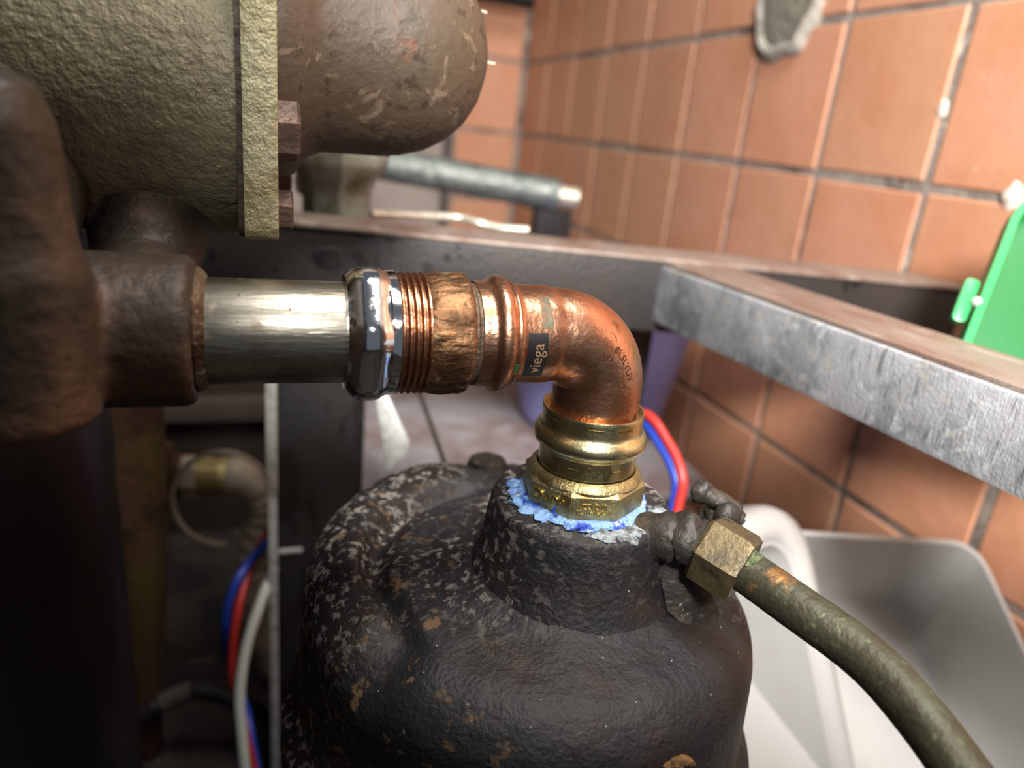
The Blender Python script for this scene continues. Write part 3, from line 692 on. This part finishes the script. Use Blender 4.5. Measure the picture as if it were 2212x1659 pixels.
MB().tube(bez([dep(770, 322, .385), dep(805, 330, .385), dep(842, 337, .385)], 5), [.0006] * 3 + [.0014] * 5 + [.0008] * 3, 8).build('tape_scrap', 'tape', dm_)
for (a, b) in (((1034, 24), (1052, 28)), ((1044, 135), (1070, 138))):
    MB().tube([dep(*a, .40), dep((a[0] + b[0]) / 2, a[1], .40), dep(*b, .40)], .0004, 5).build('bristle', 'tape', dm_)
# ------------------------------------------------------------------ things behind the casting
cpv = V((.056, .655, 0))
cpl = thing('pipe_coupling', (cpv.x, cpv.y, FZ), 'grey-green flared pipe coupling standing behind the rail under the brown bonnet', 'coupling')
MB().lathe([(-.125, .0285), (-.082, .0285), (-.065, .0290), (-.056, .032), (-.046, .040), (-.040, .0425), (-.026, .0430), (-.022, .040), (-.020, .030)], cpv, UPD, 8, cap=False).build('flared_socket', 'coupling', cpl, smooth=30, bevel=.001)
MB().lathe([(FZ, .024), (-.12, .024)], cpv, UPD, 24).build('riser_pipe', 'galvpipe', cpl)
MB().lathe([(-.035, .026), (.04, .026)], cpv, UPD, 24).build('upper_pipe', 'galvpipe', cpl)
MB().blob(dep(648, 392, .62), .0062, 10, 8, .4, (.8, .8, 1.6)).build('tape_tail', 'tape', cpl, smooth=60)
g0, g1 = onY(700, 330, 1.0), onY(1205, 422, .93)
gp_ = thing('galvanised_pipe', (g0 + g1) / 2, 'blurred galvanised pipe ending near the far tiled corner', 'pipe')
MB().tube([g0, g1], .021, 24).build('pipe_barrel', 'galvpipe', gp_)
gd = (g1 - g0).normalized()
MB().tube([g1, g1 + gd * .026], .0135, 20).build('pipe_end', 'wire', gp_)
MB().box(g1.x - .03, g1.x + .02, g1.y - .01, g1.y + .01, g1.z - .075, g1.z - .018).build('pipe_bracket', 'blackpaint', gp_, bevel=.003)
tag(MB().tube(bez([onZ(803, 463, -.0760), onZ(880, 466, -.0765), onZ(985, 470, -.0765), onZ(1035, 482, -.0785), onZ(1085, 493, -.0815), onZ(1140, 497, -.0815)], 6), .0034, 10).build('bent_wire', 'wire'), 'bent pale wire lying on top of the rail', 'wire')
wc = onY(1090, -2, 1.62)
tag(MB().tube([wc + V((-.25, 0, .01)), wc + V((.06, 0, .01))], .022, 16).build('wall_conduit', 'blackhose'), 'dark conduit along the top of the far wall', 'conduit')

# ------------------------------------------------------------------ green plastic piece at the right edge
go = dep(2072, 728, .46)
ge2 = (dep(2176, 462, .475) - go); gl = ge2.length; ge2.normalize()
ge1 = V((.82, -.56, .05)); ge1 = (ge1 - ge2 * ge1.dot(ge2)).normalized(); gn = ge2.cross(ge1).normalized()
if gn.dot(go) > 0: gn = -gn                      # opening faces the camera
gr = thing('green_dustpan', go - V((0, 0, .06)), 'bright green plastic dustpan standing behind the steel beam', 'dustpan')
out = [(0, -.03), (0, gl - .012)] + [(.020 - .020 * math.cos(math.radians(a)), gl - .012 + .026 * math.sin(math.radians(a))) for a in (20, 45, 70, 90)] + [(.085, gl + .019), (.10, gl + .01), (.10, -.03)]
inn = [(.0045, -.03), (.0045, gl - .013)] + [(.020 - .0155 * math.cos(math.radians(a)), gl - .012 + .0215 * math.sin(math.radians(a))) for a in (20, 45, 70, 90)] + [(.085, gl + .0145), (.0955, gl + .007), (.0955, -.03)]
n = len(out); rim = MB(); RT = .016
vs = [go + ge1 * a + ge2 * b + gn * h for poly in (out, inn) for h in (0, RT) for (a, b) in poly]
fs = []
for i in range(n - 1):
    fs += [(i, i + 1, n + i + 1, n + i), (2 * n + i + 1, 2 * n + i, 3 * n + i, 3 * n + i + 1), (n + i, n + i + 1, 3 * n + i + 1, 3 * n + i), (i + 1, i, 2 * n + i, 2 * n + i + 1)]
rim.add(vs, fs).build('rim', 'greenrim', gr, bevel=.0)
MB().prism(out, go, ge1, ge2, gn, .003).build('pan', 'green', gr)
hp = dep(2117, 660, .452)
MB().prism(rrect(.0085, .030, .003, 3), hp - ge1 * .0085 - gn * .004, ge1, ge2, gn, .006).build('hinge_tab', 'greenrim', gr, bevel=.001)
MB().blob(hp - ge1 * .0030 + gn * .003, .0032, 12, 8).build('rivet', 'wplastic', gr, smooth=60)

# ------------------------------------------------------------------ white plastic tubs at the lower right
def tub(name, label, C, a, b, d, La, Lb, Ld, rad, th, flange, taper=.9):
    """open box: rim corner C, rim edges along a and b, depth along d"""
    a, b, d = V(a).normalized(), V(b).normalized(), V(d).normalized()
    b = (b - a * b.dot(a)).normalized(); n = a.cross(b); d = n if n.dot(d) > 0 else -n
    ctr = C + a * La / 2 + b * Lb / 2
    zs = [(C + a * i * La + b * j * Lb + d * k * Ld).z for i in (0, 1) for j in (0, 1) for k in (0, 1)]
    t = thing(name, V((ctr.x, ctr.y, min(zs))), label, 'tub')
    def ring(w, h, r, off): return [ctr + a * x + b * y + d * off for x, y in rrect(w, h, r, 6)]
    tp_ = taper
    loops = [ring(La, Lb, rad, 0), ring(La * (1 + tp_) / 2, Lb * (1 + tp_) / 2, rad, Ld * .5), ring(La * tp_, Lb * tp_, rad, Ld * .93), ring(La * tp_ - .02, Lb * tp_ - .02, rad * .8, Ld), ring(.01, .01, .004, Ld),
             ]
    inner = [ring(.01, .01, .004, Ld - th), ring(La * tp_ - .02 - th, Lb * tp_ - .02 - th, rad * .8, Ld - th), ring(La * tp_ - 2 * th, Lb * tp_ - 2 * th, rad, Ld * .93 - th), ring(La * (1 + tp_) / 2 - 2 * th, Lb * (1 + tp_) / 2 - 2 * th, rad, Ld * .5), ring(La - 2 * th, Lb - 2 * th, rad - th * .5, 0)]
    allr = loops + inner; k = len(allr[0]); mbx = MB(); vs = [p for l in allr for p in l]
    fs = [(i * k + j, i * k + (j + 1) % k, ((i + 1) % len(allr)) * k + (j + 1) % k, ((i + 1) % len(allr)) * k + j) for i in range(len(allr)) for j in range(k) if i != 4]
    fs += [tuple(4 * k + j for j in range(k)), tuple(5 * k + j for j in reversed(range(k)))]
    mbx.add(vs, fs).build('tub_body', 'wplastic', t, smooth=50)
    if flange:
        f = flange; fl = [ring(La - th, Lb - th, rad, .0), ring(La, Lb, rad, -.004), ring(La + f * .8, Lb + f * .8, rad + f * .4, -.007), ring(La + f * 1.7, Lb + f * 1.7, rad + f * .85, -.004), ring(La + f * 2, Lb + f * 2, rad + f, .004), ring(La + f * 2, Lb + f * 2, rad + f, .016), ring(La + f * 1.8, Lb + f * 1.8, rad + f * .9, .016), ring(La + f * 1.5, Lb + f * 1.5, rad + f * .8, .001), ring(La, Lb, rad, .001)]
        vs = [p for l in fl for p in l]
        fs = [(i * k + j, i * k + (j + 1) % k, ((i + 1) % len(fl)) * k + (j + 1) % k, ((i + 1) % len(fl)) * k + j) for i in range(len(fl)) for j in range(k)]
        MB().add(vs, fs).build('tub_flange', 'wplastic', t, smooth=60)
    return t
C1 = V((.53, .5679, -.336)) * .72
A1, B1_ = V((-.1846, -.0801, .0088)), V((.0419, -.1249, -.2568))
n1_ = A1.cross(B1_).normalized()
C1 = C1 + A1.normalized() * .026 + B1_.normalized() * .022
tub('plastic_tub', 'milky white plastic tub with wide rolled rim tipped on its side behind the copper tube', C1, A1, B1_, -n1_, .24, .37, .115, .030, .004, .024)
k2 = 1.06
C2 = V((.4984, .3479, -.2577)) * k2
tub('plastic_tub', 'shallow white plastic tray with dark specks leaning against the tiled wall', C2, (-.1163, .0197, .0060), (-.0158, -.0782, -.0499), (.0039, .0454, -.0724), .24, .32, .095, .022, .004, 0, .94)

# ------------------------------------------------------------------ lower left corner
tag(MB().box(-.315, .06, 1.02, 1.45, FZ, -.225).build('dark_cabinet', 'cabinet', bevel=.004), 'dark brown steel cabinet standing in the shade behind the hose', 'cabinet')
for z, nm in ((onY(480, 888, 1.0).z, 'grey-brown bar across the top of the dark cabinet front'), (onY(450, 1243, 1.0).z, 'grey-brown bar across the lower dark cabinet front')):
    tag(MB().box(-.310, .055, 1.0, 1.02, z - .016, z + .016).build('cabinet_bar', 'cabbar', bevel=.003), nm, 'bar', 'bars on the dark cabinet')
sc0 = onY(250, 900, .62)
sp = MB(); zt = onY(250, 840, .62).z; zb = FZ
sp.lathe([(zb, .016), (-.52, .020), (-.42, .029), (-.33, .0345), (zt, .036)], (sc0.x, .62, 0), UPD, 32)
tag(sp.build('standpipe', 'rustcone'), 'mottled brown and olive tapered standpipe under the casting', 'standpipe')
bkc = onY(30, 1250, .40)
col_ = thing('black_column', (bkc.x - .03, .42, FZ), 'black enamelled motor column in the lower left shade', 'column')
zt2 = onY(100, 905, .36).z
MB().lathe([(FZ, .085), (zt2 - .03, .085), (zt2, .083)], (bkc.x - .036, .42, 0), UPD, 48).build('column_barrel', 'black', col_)
MB().lathe([(zt2 - .002, .086), (zt2 + .012, .086), (zt2 + .014, .080)], (bkc.x - .036, .42, 0), UPD, 48).build('column_cap', 'black', col_)
# rusty flange and hose
hp0 = onY(310, 1030, .70); HX = V((1, -.06, -.01)).normalized()
rf = thing('rusty_flange', hp0 - V((0, 0, .05)), 'rusty round flange joining the standpipe to the hose', 'flange')
MB().lathe([(-.030, .024), (-.012, .030), (-.008, .043), (-.004, .046)], hp0, HX, 36).build('copper_ring', 'pinkcopper', rf)
MB().lathe([(-.005, .046), (.004, .048), (.012, .046), (.013, .034), (.024, .031), (.026, .022), (.040, .0215)], hp0, HX, 32, fn=rough(.10, 4)).build('flange_disc', 'rust', rf)
hs = thing('cream_hose', onY(540, 1300, .69), 'cream corrugated hose with brass elbow fitting hanging beside the leg', 'hose')
p0 = onY(397, 1030, .69)
MB().lathe([(-.002, .020), (0, .0215), (.011, .0215), (.013, .0195)], p0, HX, 8).build('hose_nut', 'hosewhite', hs, smooth=20)
MB().lathe([(.012, .0190), (.026, .0190), (.027, .0175), (.031, .0175), (.032, .0190), (.038, .0185)], p0, HX, 28).build('brass_ferrule', 'hosebrass', hs)
pts = bez([p0 + HX * .036, p0 + HX * .050 + V((0, 0, -.001)), onY(560, 1062, .69), onY(572, 1110, .69), onY(556, 1180, .69), onY(545, 1260, .69), onY(572, 1380, .69), onY(640, 1500, .69)], 12)
MB().tube(pts, [.0182 + (.0012 * math.sin(i * 1.25) if i > 22 else 0) for i in range(len(pts))], 24).build('hose_body', 'hosewhite', hs)
lp = [onY(480 + 108 * math.cos(math.radians(a)), 1076 + 100 * math.sin(math.radians(a)), .655) for a in range(85, 385, 12)]
tag(MB().tube(lp, .0024, 8).build('wire_loop', 'hosewhite'), 'thin pinkish wire looped around the hose elbow', 'wire')
# coloured tubes
def ctube(name, m, label, pts, r):
    tag(MB().tube(bez(pts, 10), r, 14).build(name, m), label, 'tube', 'thin plastic tubes behind the housing')
ctube('plastic_tube', 'red', 'thin red plastic tube looping past the dark leg and the lilac bucket',
      [dep(560, 1720, .60), dep(525, 1560, .60), dep(502, 1450, .60), dep(512, 1330, .60), dep(540, 1230, .62), dep(580, 1150, .64), dep(640, 1100, .67), dep(900, 1090, .67), dep(1150, 1050, .64), dep(1290, 950, .60), dep(1385, 893, .56), dep(1445, 958, .54), dep(1474, 1030, .53), dep(1466, 1090, .53), dep(1450, 1170, .53)], .0036)
ctube('plastic_tube', 'blue', 'thin blue plastic tube looping past the dark leg beside the red one',
      [dep(570, 1740, .61), dep(545, 1610, .61), dep(530, 1530, .62), dep(497, 1430, .62), dep(487, 1340, .60), dep(510, 1260, .60), dep(550, 1200, .62), dep(600, 1150, .645), dep(660, 1120, .675), dep(900, 1110, .675), dep(1150, 1070, .645), dep(1290, 970, .605), dep(1378, 912, .565), dep(1430, 968, .545), dep(1460, 1035, .535), dep(1455, 1090, .535), dep(1440, 1170, .535)], .0036)
ctube('plastic_tube', 'clear', 'thin milky white plastic tube hanging left of the dark leg',
      [dep(538, 1740, .585), dep(524, 1600, .585), dep(518, 1500, .585), dep(532, 1400, .59), dep(560, 1310, .60), dep(592, 1230, .615), dep(630, 1180, .64)], .0042)
# black hoses on the floor
for pts, lab_ in (([onY(290, 1560, .575), onY(330, 1530, .60), onY(430, 1492, .60), onY(540, 1530, .58), onY(620, 1610, .57)], 'black rubber hose with grey collar crossing low on the left, the front one'),
                  ([onY(310, 1475, .73), onY(380, 1450, .74), onY(480, 1430, .74), onY(570, 1460, .72), onY(640, 1520, .70)], 'black rubber hose crossing low on the left, behind the other')):
    P = bez(pts, 8)
    t = thing('black_hose', P[0], lab_, 'hose', 'black hoses')
    MB().tube(P, .008, 14).build('hose_body', 'blackhose', t)
    MB().tube(P[10:16], .0092, 14).build('hose_collar', 'cabbar', t)
# unseen dark panel added on the left to keep ambient light out
tag(MB().box(-.37, -.32, -.8, BY + .05, FZ - .05, 1.0).build('light_block_left', 'cabinet', smooth=0), kind='structure')
for o in bpy.data.objects:
    if '_org' in o.keys(): del o['_org']
